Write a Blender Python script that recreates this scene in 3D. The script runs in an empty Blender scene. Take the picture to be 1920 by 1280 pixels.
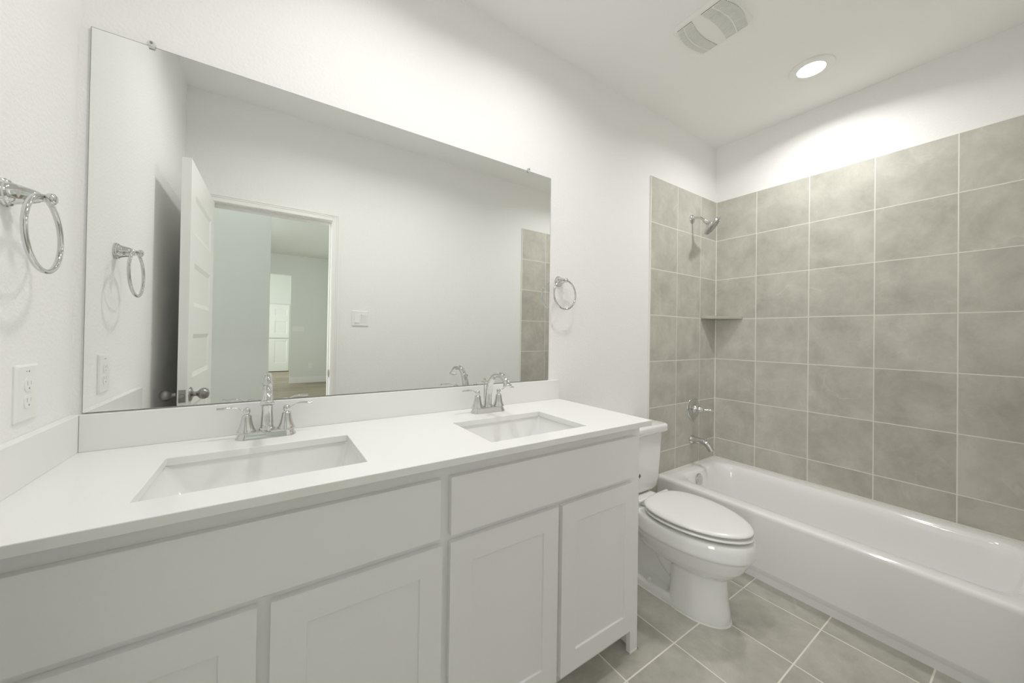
import bpy, bmesh, math, random
from mathutils import Vector, Matrix
PI = math.pi
C = bpy.context.scene.collection
sc = bpy.context.scene

# ------------------------------------------------------------------ camera
cam_d = bpy.data.cameras.new('camera'); cam = bpy.data.objects.new('camera', cam_d); C.objects.link(cam)
FPX, PX, PY = 674.4277, 954.2928, 622.9147
yaw, pitch, roll = [math.radians(a) for a in (33.6384, 0.441, 0.8639)]
fw = Vector((math.sin(yaw)*math.cos(pitch), math.cos(yaw)*math.cos(pitch), math.sin(pitch)))
r0 = Vector((math.cos(yaw), -math.sin(yaw), 0)); u0 = r0.cross(fw)
rr = r0*math.cos(roll) + u0*math.sin(roll); uu = -r0*math.sin(roll) + u0*math.cos(roll)
M = Matrix((rr, uu, -fw)).transposed().to_4x4(); M.translation = Vector((0.4381, -1.4462, 1.2676))
cam.matrix_world = M
cam_d.sensor_fit = 'HORIZONTAL'; cam_d.sensor_width = 36.0
cam_d.lens = FPX/1920*36.0
cam_d.shift_x = -(PX-960)/1920; cam_d.shift_y = (PY-640)/1920
cam_d.clip_start = 0.02
sc.camera = cam

# ------------------------------------------------------------------ world, lights, exposure
w = bpy.data.worlds.new('world'); sc.world = w; w.use_nodes = True
w.node_tree.nodes['Background'].inputs[0].default_value = (0.75, 0.8, 0.85, 1)
w.node_tree.nodes['Background'].inputs[1].default_value = 0.3
sc.view_settings.view_transform = 'Standard'; sc.view_settings.look = 'None'
sc.view_settings.gamma = 1; sc.view_settings.use_curve_mapping = False
sc.view_settings.exposure = -0.02
sc.cycles.max_bounces = 16; sc.cycles.diffuse_bounces = 10; sc.cycles.glossy_bounces = 8
sc.cycles.sample_clamp_indirect = 4.0

def area(name, loc, size, power, col, rot=(0,0,0), shape='DISK', sy=None, spread=PI):
    l = bpy.data.lights.new(name, 'AREA'); l.shape = shape; l.size = size
    if sy: l.size_y = sy
    l.energy = power; l.color = col; l.spread = spread
    o = bpy.data.objects.new(name, l); C.objects.link(o); o.location = loc; o.rotation_euler = rot
    return o
WARM = (1.0, 0.988, 0.972); COOL = (0.93, 1.0, 0.97)
H = 2.749
# the bathroom itself is lit by its recessed ceiling lights (LENS_TUB over the tub, LENS_VANITY over the vanity)
LENS_TUB, LENS_VANITY, SPREAD = 7.9, 5.5, math.radians(154)
# ... plus added fill lamps beyond the door
area('room_fill_light', (-1.45, -5.6, 1.6), 2.4, 60, COOL, (0, -PI/2, 0), 'RECTANGLE', 1.8)  # unseen lamp added to brighten the room past the partition
area('room_fill_light', (-1.45, -10.6, 1.6), 1.6, 55, COOL, (0, -PI/2, 0), 'RECTANGLE', 1.8)  # another added lamp, brightens the end room
area('hall_fill_light', (0.1, -2.1, 3.12), 0.5, 5, COOL)  # added lamp without a fixture, brightens the hall
_l = area('doorway_fill_light', (-1.1, -2.1, 1.35), 0.8, 10, (0.97, 0.99, 1.0), (0, 0, 0), 'RECTANGLE', 1.9, math.radians(65))  # added unseen fill, aimed through the doorway into the bathroom
_d = Vector((0.92, 0.39, 0)).normalized()
_l.matrix_world = Matrix.Translation((-1.1, -2.1, 1.35)) @ Matrix((Vector((-_d.y, _d.x, 0)), Vector((0, 0, 1)), -_d)).transposed().to_4x4()

# ------------------------------------------------------------------ materials
def srgb(r, g, b):
    f = lambda c: (c/255/12.92) if c/255 <= 0.04045 else ((c/255+0.055)/1.055)**2.4
    return (f(r), f(g), f(b), 1)
def mat(name, col, rough=0.5, metal=0.0, bump=0.0, bscale=200.0, spec=0.5, coat=0.0, detail=3.0, vary=0.0):
    m = bpy.data.materials.new(name); m.use_nodes = True; nt = m.node_tree
    b = nt.nodes['Principled BSDF']
    b.inputs['Base Color'].default_value = col; b.inputs['Roughness'].default_value = rough
    b.inputs['Metallic'].default_value = metal; b.inputs['Specular IOR Level'].default_value = spec
    b.inputs['Coat Weight'].default_value = coat; b.inputs['Coat Roughness'].default_value = 0.05
    tc = nt.nodes.new('ShaderNodeNewGeometry')
    n = nt.nodes.new('ShaderNodeTexNoise'); n.inputs['Scale'].default_value = bscale; n.inputs['Detail'].default_value = detail
    nt.links.new(tc.outputs['Position'], n.inputs['Vector'])
    if bump > 0:
        bp = nt.nodes.new('ShaderNodeBump'); bp.inputs['Strength'].default_value = bump; bp.inputs['Distance'].default_value = 0.002
        nt.links.new(n.outputs['Fac'], bp.inputs['Height']); nt.links.new(bp.outputs['Normal'], b.inputs['Normal'])
    v = vary if vary else 0.01
    mx = nt.nodes.new('ShaderNodeMix'); mx.data_type = 'RGBA'
    mx.inputs[6].default_value = tuple(c*(1-v) for c in col[:3])+(1,)
    mx.inputs[7].default_value = tuple(min(1, c*(1+v)) for c in col[:3])+(1,)
    nt.links.new(n.outputs['Fac'], mx.inputs[0]); nt.links.new(mx.outputs[2], b.inputs['Base Color'])
    return m

def tile_mat(name, ax_a, off_a, size_a, ax_b, off_b, size_b, grout, col_lo, col_hi, col_g, rough, nscale=5.5, skip_top=None):
    """square stone-look tiles on a world-space grid with pale grout"""
    m = bpy.data.materials.new(name); m.use_nodes = True; nt = m.node_tree; N = nt.nodes; Lk = nt.links
    b = N['Principled BSDF']; geo = N.new('ShaderNodeNewGeometry'); sep = N.new('ShaderNodeSeparateXYZ')
    Lk.new(geo.outputs['Position'], sep.inputs[0])
    def math_(op, a, bb=None, c=None):
        n = N.new('ShaderNodeMath'); n.operation = op
        for i, x in enumerate((a, bb, c)):
            if x is None: continue
            if isinstance(x, (int, float)): n.inputs[i].default_value = x
            else: Lk.new(x, n.inputs[i])
        return n.outputs[0]
    masks, cells = [], []
    for ax, off, size in ((ax_a, off_a, size_a), (ax_b, off_b, size_b)):
        t = math_('DIVIDE', math_('SUBTRACT', sep.outputs[ax], off), size)
        fl = math_('FLOOR', t); fr = math_('SUBTRACT', t, fl)
        d = math_('MULTIPLY', math_('MINIMUM', fr, math_('SUBTRACT', 1.0, fr)), size)
        masks.append(d); cells.append(fl)
    dmin = math_('MINIMUM', masks[0], masks[1])
    if skip_top is not None:                      # no grout line above the top course
        above = math_('GREATER_THAN', sep.outputs[ax_b], skip_top)
        dmin = math_('MINIMUM', masks[0], math_('ADD', masks[1], above))
    mr = N.new('ShaderNodeMapRange'); mr.inputs['From Min'].default_value = grout*0.5-0.0006; mr.inputs['From Max'].default_value = grout*0.5+0.0006
    Lk.new(dmin, mr.inputs['Value']); tile = mr.outputs[0]
    wn = N.new('ShaderNodeTexWhiteNoise'); wn.noise_dimensions = '2D'
    cmb = N.new('ShaderNodeCombineXYZ'); Lk.new(cells[0], cmb.inputs[0]); Lk.new(cells[1], cmb.inputs[1]); Lk.new(cmb.outputs[0], wn.inputs['Vector'])
    vo = N.new('ShaderNodeVectorMath'); vo.operation = 'MULTIPLY_ADD'; vo.inputs[1].default_value = (9, 9, 9)
    Lk.new(wn.outputs['Color'], vo.inputs[0]); Lk.new(geo.outputs['Position'], vo.inputs[2])
    n1 = N.new('ShaderNodeTexNoise'); n1.inputs['Scale'].default_value = nscale; n1.inputs['Detail'].default_value = 9; n1.inputs['Roughness'].default_value = 0.70
    n1.inputs['Distortion'].default_value = 0.25; Lk.new(vo.outputs[0], n1.inputs['Vector'])
    n2 = N.new('ShaderNodeTexNoise'); n2.inputs['Scale'].default_value = 1.9; n2.inputs['Detail'].default_value = 4; n2.inputs['Distortion'].default_value = 1.5
    Lk.new(vo.outputs[0], n2.inputs['Vector'])
    vein = math_('SUBTRACT', 1.0, math_('MINIMUM', 1.0, math_('MULTIPLY', math_('ABSOLUTE', math_('SUBTRACT', n2.outputs['Fac'], 0.5)), 70.0)))
    n3 = N.new('ShaderNodeTexNoise'); n3.inputs['Scale'].default_value = 5; Lk.new(vo.outputs[0], n3.inputs['Vector'])
    vein = math_('MULTIPLY', vein, math_('MAXIMUM', 0.0, math_('MULTIPLY', math_('SUBTRACT', n3.outputs['Fac'], 0.48), 3.0)))
    f = math_('ADD', math_('MULTIPLY', math_('SUBTRACT', n1.outputs['Fac'], 0.5), 2.7), 0.5)
    f = math_('ADD', f, math_('MULTIPLY', vein, 0.5))
    f = math_('ADD', f, math_('MULTIPLY', math_('SUBTRACT', wn.outputs['Value'], 0.5), 0.22))
    c1 = N.new('ShaderNodeMix'); c1.data_type = 'RGBA'; c1.clamp_factor = True
    c1.inputs[6].default_value = col_lo; c1.inputs[7].default_value = col_hi; Lk.new(f, c1.inputs[0])
    c2 = N.new('ShaderNodeMix'); c2.data_type = 'RGBA'; c2.inputs[6].default_value = col_g
    Lk.new(tile, c2.inputs[0]); Lk.new(c1.outputs[2], c2.inputs[7]); Lk.new(c2.outputs[2], b.inputs['Base Color'])
    rg = math_('SUBTRACT', 0.8, math_('MULTIPLY', tile, 0.8-rough)); Lk.new(rg, b.inputs['Roughness'])
    h = math_('ADD', tile, math_('MULTIPLY', n1.outputs['Fac'], 0.35))
    bp = N.new('ShaderNodeBump'); bp.inputs['Strength'].default_value = 0.35; bp.inputs['Distance'].default_value = 0.002
    Lk.new(h, bp.inputs['Height']); Lk.new(bp.outputs['Normal'], b.inputs['Normal'])
    b.inputs['Specular IOR Level'].default_value = 0.35
    return m

def wood_mat():
    m = bpy.data.materials.new('plank_floor'); m.use_nodes = True; nt = m.node_tree; N = nt.nodes; Lk = nt.links
    b = N['Principled BSDF']; geo = N.new('ShaderNodeNewGeometry')
    br = N.new('ShaderNodeTexBrick'); br.inputs['Scale'].default_value = 1.0
    br.inputs['Brick Width'].default_value = 1.2; br.inputs['Row Height'].default_value = 0.18; br.inputs['Mortar Size'].default_value = 0.002
    br.inputs['Color1'].default_value = srgb(160, 145, 125); br.inputs['Color2'].default_value = srgb(186, 173, 152); br.inputs['Mortar'].default_value = srgb(105, 94, 80)
    Lk.new(geo.outputs['Position'], br.inputs['Vector'])
    mp = N.new('ShaderNodeMapping'); mp.inputs['Scale'].default_value = (1.2, 22, 1); Lk.new(geo.outputs['Position'], mp.inputs['Vector'])
    n = N.new('ShaderNodeTexNoise'); n.inputs['Scale'].default_value = 1.5; n.inputs['Detail'].default_value = 6; Lk.new(mp.outputs[0], n.inputs['Vector'])
    mx = N.new('ShaderNodeMix'); mx.data_type = 'RGBA'; mx.blend_type = 'MULTIPLY'; mx.inputs[0].default_value = 0.6
    cr = N.new('ShaderNodeValToRGB'); cr.color_ramp.elements[0].position = 0.3; cr.color_ramp.elements[0].color = (0.45, 0.45, 0.45, 1); cr.color_ramp.elements[1].position = 0.7
    Lk.new(n.outputs['Fac'], cr.inputs[0]); Lk.new(br.outputs['Color'], mx.inputs[6]); Lk.new(cr.outputs[0], mx.inputs[7])
    Lk.new(mx.outputs[2], b.inputs['Base Color']); b.inputs['Roughness'].default_value = 0.45
    return m

M_WALL = mat('wall_paint', (0.87, 0.867, 0.858, 1), 0.85, bump=0.75, bscale=105)
M_CEIL = mat('ceiling_paint', (0.905, 0.902, 0.892, 1), 0.9, bump=0.12, bscale=140)
M_HALL = mat('hall_paint', (0.78, 0.79, 0.765, 1), 0.85, bump=0.15, bscale=150)
M_TRIM = mat('trim_paint', (0.875, 0.87, 0.85, 1), 0.35)
M_DOOR = mat('door_paint', (0.87, 0.87, 0.85, 1), 0.35)
M_CAB = mat('cabinet_paint', (0.86, 0.854, 0.852, 1), 0.38)
M_QUARTZ = mat('white_quartz', (0.84, 0.838, 0.825, 1), 0.22, bscale=900)
M_PORC = mat('porcelain', (0.83, 0.828, 0.82, 1), 0.08, coat=0.6)
M_SEAT = mat('seat_plastic', (0.81, 0.806, 0.797, 1), 0.18)
M_TUB = mat('tub_enamel', (0.88, 0.877, 0.872, 1), 0.09, coat=0.5)
M_CHROME = mat('chrome', (0.68, 0.68, 0.675, 1), 0.05, 1.0)
M_NICKEL = mat('brushed_nickel', (0.36, 0.35, 0.335, 1), 0.28, 1.0, bump=0.05, bscale=800)
M_PLAST = mat('white_plastic', (0.86, 0.855, 0.84, 1), 0.3)
M_VENT = mat('vent_plastic', (0.86, 0.855, 0.83, 1), 0.45)
M_DARK = mat('dark_slot', (0.03, 0.03, 0.028, 1), 0.7)
M_SLOT = mat('grey_slot', (0.40, 0.39, 0.37, 1), 0.6)
M_CAULK = mat('caulk', (0.80, 0.79, 0.74, 1), 0.6)
M_GREY = mat('badge_grey', (0.12, 0.12, 0.11, 1), 0.4)
M_NOZ = mat('nozzle_plate', (0.42, 0.42, 0.41, 1), 0.3, 0.6)
TL, TH, TG = (0.42, 0.408, 0.36, 1), (0.60, 0.588, 0.53, 1), (0.80, 0.785, 0.72, 1)
T0, TS, TZ = 2.4934, 0.3013, 2.0203
M_TB = tile_mat('tile_plumbing_wall', 0, T0, TS, 2, TZ, 0.3033, 0.0045, TL, TH, TG, 0.45, skip_top=TZ+0.1)
M_TR = tile_mat('tile_long_wall', 1, -0.2868, TS, 2, TZ, 0.3033, 0.0045, TL, TH, TG, 0.45, skip_top=TZ+0.1)
M_TF = tile_mat('tile_floor', 0, 1.8588, 0.3047, 1, -0.5855, 0.3092, 0.0055, (0.37, 0.36, 0.318, 1), (0.55, 0.538, 0.486, 1), (0.78, 0.765, 0.69, 1), 0.42)
M_TSH = mat('shelf_tile', (0.42, 0.405, 0.345, 1), 0.45, bump=0.1, bscale=30, vary=0.15)
M_WOOD = wood_mat()
# mirror
M_MIR = bpy.data.materials.new('mirror_glass'); M_MIR.use_nodes = True
_b = M_MIR.node_tree.nodes['Principled BSDF']; _b.inputs['Metallic'].default_value = 1; _b.inputs['Roughness'].default_value = 0.0
_b.inputs['Base Color'].default_value = (0.905, 0.915, 0.90, 1)
M_EDGE = mat('mirror_edge', (0.33, 0.34, 0.32, 1), 0.2)
M_CLIP = bpy.data.materials.new('clear_plastic'); M_CLIP.use_nodes = True
_b = M_CLIP.node_tree.nodes['Principled BSDF']; _b.inputs['Transmission Weight'].default_value = 0.3; _b.inputs['Roughness'].default_value = 0.3; _b.inputs['Base Color'].default_value = (0.85, 0.85, 0.83, 1)
M_LAMP = bpy.data.materials.new('lamp_lens'); M_LAMP.use_nodes = True
_b = M_LAMP.node_tree.nodes['Principled BSDF']; _b.inputs['Emission Color'].default_value = (1, 0.99, 0.96, 1); _b.inputs['Emission Strength'].default_value = 12.0

# ------------------------------------------------------------------ helpers
def obj(name, bm, m, parent=None, smooth=False, bevel=0, seg=2, loc=None):
    bmesh.ops.recalc_face_normals(bm, faces=bm.faces)
    me = bpy.data.meshes.new(name); bm.to_mesh(me); bm.free()
    for mm in (m if isinstance(m, (list, tuple)) else [m]): me.materials.append(mm)
    o = bpy.data.objects.new(name, me); C.objects.link(o)
    if loc: o.location = loc
    if parent: o.parent = parent
    if smooth:
        for p in me.polygons: p.use_smooth = True
    if bevel:
        b = o.modifiers.new('bevel', 'BEVEL'); b.width = bevel; b.segments = seg; b.limit_method = 'ANGLE'; b.angle_limit = math.radians(40)
    return o
def autosmooth(o, ang=35):
    for p in o.data.polygons: p.use_smooth = True
    for e in o.data.edges: pass
    bm = bmesh.new(); bm.from_mesh(o.data); a = math.radians(ang)
    for e in bm.edges:
        if len(e.link_faces) == 2 and e.calc_face_angle(0) > a: e.smooth = False
    bm.to_mesh(o.data); bm.free(); return o
def thing(name, label, cat, loc=(0,0,0), rotz=0, group=None):
    o = bpy.data.objects.new(name, None); C.objects.link(o); o.location = loc; o.rotation_euler = (0,0,rotz)
    o.empty_display_size = 0.05
    return tag(o, label, cat, group)
def tag(o, label, cat, group=None):
    o['label'] = label; o['category'] = cat
    if group: o['group'] = group
    return o
def struct(o): o['kind'] = 'structure'; return o
def box(bm, x0, x1, y0, y1, z0, z1):
    vs = [bm.verts.new(p) for p in ((x0,y0,z0),(x1,y0,z0),(x1,y1,z0),(x0,y1,z0),(x0,y0,z1),(x1,y0,z1),(x1,y1,z1),(x0,y1,z1))]
    for f in ((0,3,2,1),(4,5,6,7),(0,1,5,4),(1,2,6,5),(2,3,7,6),(3,0,4,7)): bm.faces.new([vs[i] for i in f])
    return bm
def bx(*a):
    return box(bmesh.new(), *a)
def slab(us, vs, holes, w0, w1, f):
    """flat slab in (u,v) with rectangular holes, thickness w0..w1; f maps (u,v,w) to a point"""
    U = sorted(set(list(us)+[h[0] for h in holes]+[h[1] for h in holes])); V = sorted(set(list(vs)+[h[2] for h in holes]+[h[3] for h in holes]))
    bm = bmesh.new(); cache = {}
    def vt(i, j, k):
        if (i,j,k) not in cache: cache[(i,j,k)] = bm.verts.new(f(U[i], V[j], (w0, w1)[k]))
        return cache[(i,j,k)]
    def solid(i, j):
        if i < 0 or j < 0 or i >= len(U)-1 or j >= len(V)-1: return False
        cu, cv = (U[i]+U[i+1])/2, (V[j]+V[j+1])/2
        return not any(h[0] < cu < h[1] and h[2] < cv < h[3] for h in holes)
    for i in range(len(U)-1):
        for j in range(len(V)-1):
            if not solid(i, j): continue
            for k in (0, 1): bm.faces.new([vt(i,j,k), vt(i+1,j,k), vt(i+1,j+1,k), vt(i,j+1,k)])
            for di, dj, a, b_ in ((-1,0,(i,j),(i,j+1)), (1,0,(i+1,j),(i+1,j+1)), (0,-1,(i,j),(i+1,j)), (0,1,(i,j+1),(i+1,j+1))):
                if not solid(i+di, j+dj): bm.faces.new([vt(*a,0), vt(*b_,0), vt(*b_,1), vt(*a,1)])
    return bm
def loft(bm, rings, cap0=True, cap1=True, closed=True):
    R = [[bm.verts.new(p) for p in r] for r in rings]; n = len(R[0])
    for a, b_ in zip(R[:-1], R[1:]):
        for i in range(n if closed else n-1):
            j = (i+1) % n
            bm.faces.new([a[i], a[j], b_[j], b_[i]])
    if cap0: bm.faces.new(list(reversed(R[0])))
    if cap1: bm.faces.new(R[-1])
    return bm
def rrect(x0, x1, y0, y1, r, z, n=6):
    r = max(min(r, (x1-x0)/2-1e-4, (y1-y0)/2-1e-4), 1e-4); P = []
    for cx, cy, a0 in ((x1-r, y1-r, 0), (x0+r, y1-r, 90), (x0+r, y0+r, 180), (x1-r, y0+r, 270)):
        for k in range(n+1):
            a = math.radians(a0+90*k/n); P.append((cx+r*math.cos(a), cy+r*math.sin(a), z))
    return P
def lathe(bm, prof, n=32, mtx=Matrix()):
    """prof: (radius, height) along local Z"""
    rings = [[mtx @ Vector((r*math.cos(2*PI*k/n), r*math.sin(2*PI*k/n), h)) for k in range(n)] for r, h in prof]
    return loft(bm, rings)
def axis_m(p, d):
    q = Vector(d).normalized().to_track_quat('Z', 'Y'); m = q.to_matrix().to_4x4(); m.translation = Vector(p); return m
def tube(bm, pts, rad, n=16, flat=1.0, sub=5, up=Vector((0,0,1))):
    """smooth tube through pts with radii rad (Catmull-Rom); flat squashes it along its up side"""
    P = [Vector(p) for p in pts]; Q, Rr = [], []
    for i in range(len(P)-1):
        a, b_, c, d = P[max(i-1,0)], P[i], P[i+1], P[min(i+2, len(P)-1)]
        ra, rb = rad[i], rad[i+1]
        for k in range(sub):
            t = k/sub
            Q.append(0.5*((2*b_)+(c-a)*t+(2*a-5*b_+4*c-d)*t*t+(3*b_-a-3*c+d)*t**3)); s = t*t*(3-2*t); Rr.append(ra*(1-s)+rb*s)
    Q.append(P[-1]); Rr.append(rad[-1]); rings = []; side = None
    for i, q in enumerate(Q):
        t = (Q[min(i+1, len(Q)-1)]-Q[max(i-1, 0)]).normalized()
        s = t.cross(up)
        if s.length < 0.15: s = side if side is not None else t.cross(Vector((1, 0.01, 0)))
        s = (s - t*s.dot(t)).normalized()
        if side is not None and s.dot(side) < 0: s = -s
        side = s; v = s.cross(t)
        rings.append([q + s*Rr[i]*math.cos(2*PI*k/n) + v*Rr[i]*flat*math.sin(2*PI*k/n) for k in range(n)])
    return loft(bm, rings)
def torus(bm, c, nrm, R, r, n=64, m=12):
    mt = axis_m(c, nrm); V = [[bm.verts.new(mt @ Vector(((R+r*math.cos(2*PI*j/m))*math.cos(2*PI*i/n), (R+r*math.cos(2*PI*j/m))*math.sin(2*PI*i/n), r*math.sin(2*PI*j/m)))) for j in range(m)] for i in range(n)]
    for i in range(n):
        for j in range(m): bm.faces.new([V[i][j], V[(i+1)%n][j], V[(i+1)%n][(j+1)%m], V[i][(j+1)%m]])
    return bm
def sphere(bm, c, r, sx=1, sy=1, sz=1):
    m = Matrix.Translation(c) @ Matrix.Diagonal((sx, sy, sz, 1))
    bmesh.ops.create_uvsphere(bm, u_segments=20, v_segments=12, radius=r, matrix=m); return bm
def panel_face(bm, u0, u1, v0, v1, panels, depth, slope, f, flip=False):
    """face with sunk panels; f(u,v,d) maps, d = depth into the leaf"""
    U = sorted(set([u0, u1]+[p[0] for p in panels]+[p[1] for p in panels])); V = sorted(set([v0, v1]+[p[2] for p in panels]+[p[3] for p in panels]))
    q = lambda *p: bm.faces.new([bm.verts.new(f(*x)) for x in p])
    for i in range(len(U)-1):
        for j in range(len(V)-1):
            cu, cv = (U[i]+U[i+1])/2, (V[j]+V[j+1])/2
            if any(p[0] < cu < p[1] and p[2] < cv < p[3] for p in panels): continue
            q((U[i],V[j],0), (U[i+1],V[j],0), (U[i+1],V[j+1],0), (U[i],V[j+1],0))
    for a, b_, c, d in panels:
        s = slope
        q((a,c,0),(b_,c,0),(b_-s,c+s,depth),(a+s,c+s,depth)); q((b_,c,0),(b_,d,0),(b_-s,d-s,depth),(b_-s,c+s,depth))
        q((b_,d,0),(a,d,0),(a+s,d-s,depth),(b_-s,d-s,depth)); q((a,d,0),(a,c,0),(a+s,c+s,depth),(a+s,d-s,depth))
        q((a+s,c+s,depth),(b_-s,c+s,depth),(b_-s,d-s,depth),(a+s,d-s,depth))
def leaf(u0, u1, v0, v1, t, panels, depth, slope, f, both=True):
    bm = bmesh.new()
    panel_face(bm, u0, u1, v0, v1, panels, depth, slope, lambda u, v, d: f(u, v, d))
    panel_face(bm, u0, u1, v0, v1, panels if both else [], depth, slope, lambda u, v, d: f(u, v, t-d))
    for a, b_ in (((u0,v0),(u1,v0)), ((u1,v0),(u1,v1)), ((u1,v1),(u0,v1)), ((u0,v1),(u0,v0))):
        bm.faces.new([bm.verts.new(f(*a, 0)), bm.verts.new(f(*b_, 0)), bm.verts.new(f(*b_, t)), bm.verts.new(f(*a, t))])
    bmesh.ops.remove_doubles(bm, verts=bm.verts, dist=1e-5)
    return bm

# ------------------------------------------------------------------ room shell
L, D, RIM = 3.3276, 1.4521, 0.3576
ZT = 2.3196
WT = 0.12
DX0, DX1, DZ = 0.118, 0.803, 2.072      # door opening
HC = 3.15                                # ceiling of the hall beyond
struct(obj('floor', bx(-WT, L+WT, -D-0.06, WT, -0.1, 0), M_TF))
struct(obj('ceiling', bx(-WT, L+WT, -D-WT, WT, H, H+0.08), M_CEIL))
wb = struct(obj('wall_back', bx(-WT, L+WT, 0, WT, 0, H), M_WALL))
wl = struct(obj('wall_left', bx(-WT, 0, -D-WT, 0, 0, H), M_WALL))
wr = struct(obj('wall_right', bx(L, L+WT, -D-WT, 0, 0, H), M_WALL))
wf = struct(obj('wall_front', slab((0, L), (0, H), [(DX0-0.018, DX1+0.018, 0, DZ+0.018)], -D, -D-WT, lambda u, v, w_: (u, w_, v)), M_WALL))
TT = 0.009
obj('tile_panel', bx(T0, L-TT, -TT, 0, 0, ZT), M_TB, wb)
obj('tile_panel', bx(L-TT, L, -D, -TT, RIM-0.02, ZT), M_TR, wr)
obj('tile_panel', bx(T0+0.004, L-TT, -D, -D+TT, 0, ZT), M_TB, wf)
obj('tile_edge', bx(T0-0.004, T0, -TT-0.0005, 0, 0, ZT+0.003), M_CAULK, wb)
obj('tile_edge', bx(T0-0.002, T0+0.004, -D, -D+TT+0.0005, 0, ZT+0.003), M_CAULK, wf)
obj('tile_corner_joint', bx(L-TT-0.004, L-TT, -TT-0.004, -TT, RIM+0.005, ZT), M_CAULK, wb)

# hall and the rooms beyond the door (seen in the mirror)
struct(obj('floor_hall', bx(-1.6, 1.84, -12.3, -D-0.06, -0.1, -0.001), M_WOOD))
struct(obj('ceiling_hall', bx(-1.72, 1.84, -12.3, -D-WT, HC, HC+0.08), M_HALL))
struct(obj('wall_hall', slab((-1.6, 1.72), (0, HC), [(DX0-0.018, DX1+0.018, 0, DZ+0.018)], -D-WT-0.001, -D-WT-0.02, lambda u, v, w_: (u, w_, v)), M_HALL))
struct(obj('wall_hall_partition', bx(-1.6, 0.434, -2.79, -2.67, 0, HC), M_HALL))
struct(obj('wall_hall_left', bx(-1.72, -1.6, -12.3, -D-WT, 0, HC), M_HALL))
struct(obj('wall_hall_right', bx(1.72, 1.84, -12.3, -D-WT, 0, HC), M_HALL))
struct(obj('wall_hall_far', slab((-1.6, 1.72), (0, HC), [(-0.3, 0.86, 0, 2.66)], -8.9, -9.02, lambda u, v, w_: (u, w_, v)), M_HALL))
struct(obj('wall_hall_end', bx(-1.6, 1.72, -12.3, -12.12, 0, HC), M_HALL))
struct(obj('baseboard_hall', bx(0.86, 1.72, -8.9, -8.885, 0, 0.14), M_TRIM))
obj('baseboard_cap', bx(0.86, 1.72, -8.892, -8.889, 0.14, 0.155), M_TRIM, bpy.data.objects['baseboard_hall'])
struct(obj('baseboard_right', bx(1.705, 1.72, -8.885, -3.2, 0, 0.14), M_TRIM))
struct(obj('baseboard_partition', bx(-1.6, 0.434, -2.67, -2.655, 0, 0.14), M_TRIM))
# tall panelled door at the far end
f_far = lambda u, v, d: (u, -12.12+0.05-d, v)
dd = struct(obj('door_2', leaf(0.18, 0.96, 0.02, 1.045, 0.04, [(0.24, 0.40, 0.28, 0.985), (0.57, 0.90, 0.28, 0.985)], 0.008, 0.02, f_far, False), M_DOOR))
obj('upper_leaf', leaf(0.18, 0.96, 1.075, 2.13, 0.04, [(0.24, 0.40, 1.21, 1.61), (0.57, 0.90, 1.21, 1.61), (0.24, 0.40, 1.77, 1.99), (0.57, 0.90, 1.77, 1.99)], 0.008, 0.02, f_far, False), M_DOOR, dd)
obj('threshold_shade', bx(0.18, 0.96, -12.10, -12.08, 0.0, 0.02), M_DARK, dd)  # dark strip under the leaf, stands in for the shade there

# baseboards of the bathroom
def baseboard(name, b1, b2):
    o = struct(obj(name, bx(*b1, 0, 0.115), M_TRIM)); obj('cap', bx(*b2, 0.115, 0.13), M_TRIM, o); return o
baseboard('baseboard_back', (1.73, T0-0.007, -0.014, 0), (1.73, T0-0.007, -0.009, 0))
baseboard('baseboard_front', (0.865, T0-0.004, -D, -D+0.010), (0.865, T0-0.004, -D, -D+0.007))
baseboard('baseboard_left', (0, 0.014, -D, -0.58), (0, 0.009, -D, -0.58))

# door casing and jamb
tr = bmesh.new()
for a, b_, th in ((0, 0.026, 0.0055), (0.026, 0.036, 0.0075), (0.036, 0.054, 0.0100), (0.054, 0.060, 0.0075)):
    z1 = DZ+0.004
    box(tr, DX1+0.004+a, DX1+0.004+b_, -D, -D+th, 0, z1+b_)
    box(tr, max(0.001, DX0-0.004-b_), DX0-0.004-a, -D, -D+th, 0, z1+b_)
    box(tr, DX0-0.004-a, DX1+0.004+a, -D, -D+th, z1+a, z1+b_)
trim = struct(obj('trim_1', tr, M_TRIM, bevel=0.0018))
jb = bmesh.new()
box(jb, DX1, DX1+0.018, -D-WT-0.02, -D, 0, DZ+0.018); box(jb, DX0-0.018, DX0, -D-WT-0.02, -D, 0, DZ+0.018); box(jb, DX0, DX1, -D-WT-0.02, -D, DZ, DZ+0.018)
obj('jamb', jb, M_TRIM, trim)
sb = bmesh.new()
box(sb, DX1-0.010, DX1, -D-0.075, -D-0.04, 0, DZ-0.010); box(sb, DX0, DX0+0.010, -D-0.075, -D-0.04, 0, DZ-0.010); box(sb, DX0, DX1, -D-0.075, -D-0.04, DZ-0.010, DZ)
obj('door_stop', sb, M_TRIM, trim)
stp = bmesh.new(); loft(stp, [[(DX1-0.0015, -D-0.002+ (y+0.0), z) for y, z in [(-0.028*math.cos(t)-0.016 if False else 0.0+0.02*math.cos(t)-0.02, 0.97+0.029*math.sin(t)) for t in [2*PI*k/20 for k in range(20)]]],
                              [(DX1, -D-0.002+ (y+0.0), z) for y, z in [(0.02*math.cos(t)-0.02, 0.97+0.029*math.sin(t)) for t in [2*PI*k/20 for k in range(20)]]]])
obj('strike_plate', stp, M_NICKEL, trim)
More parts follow.
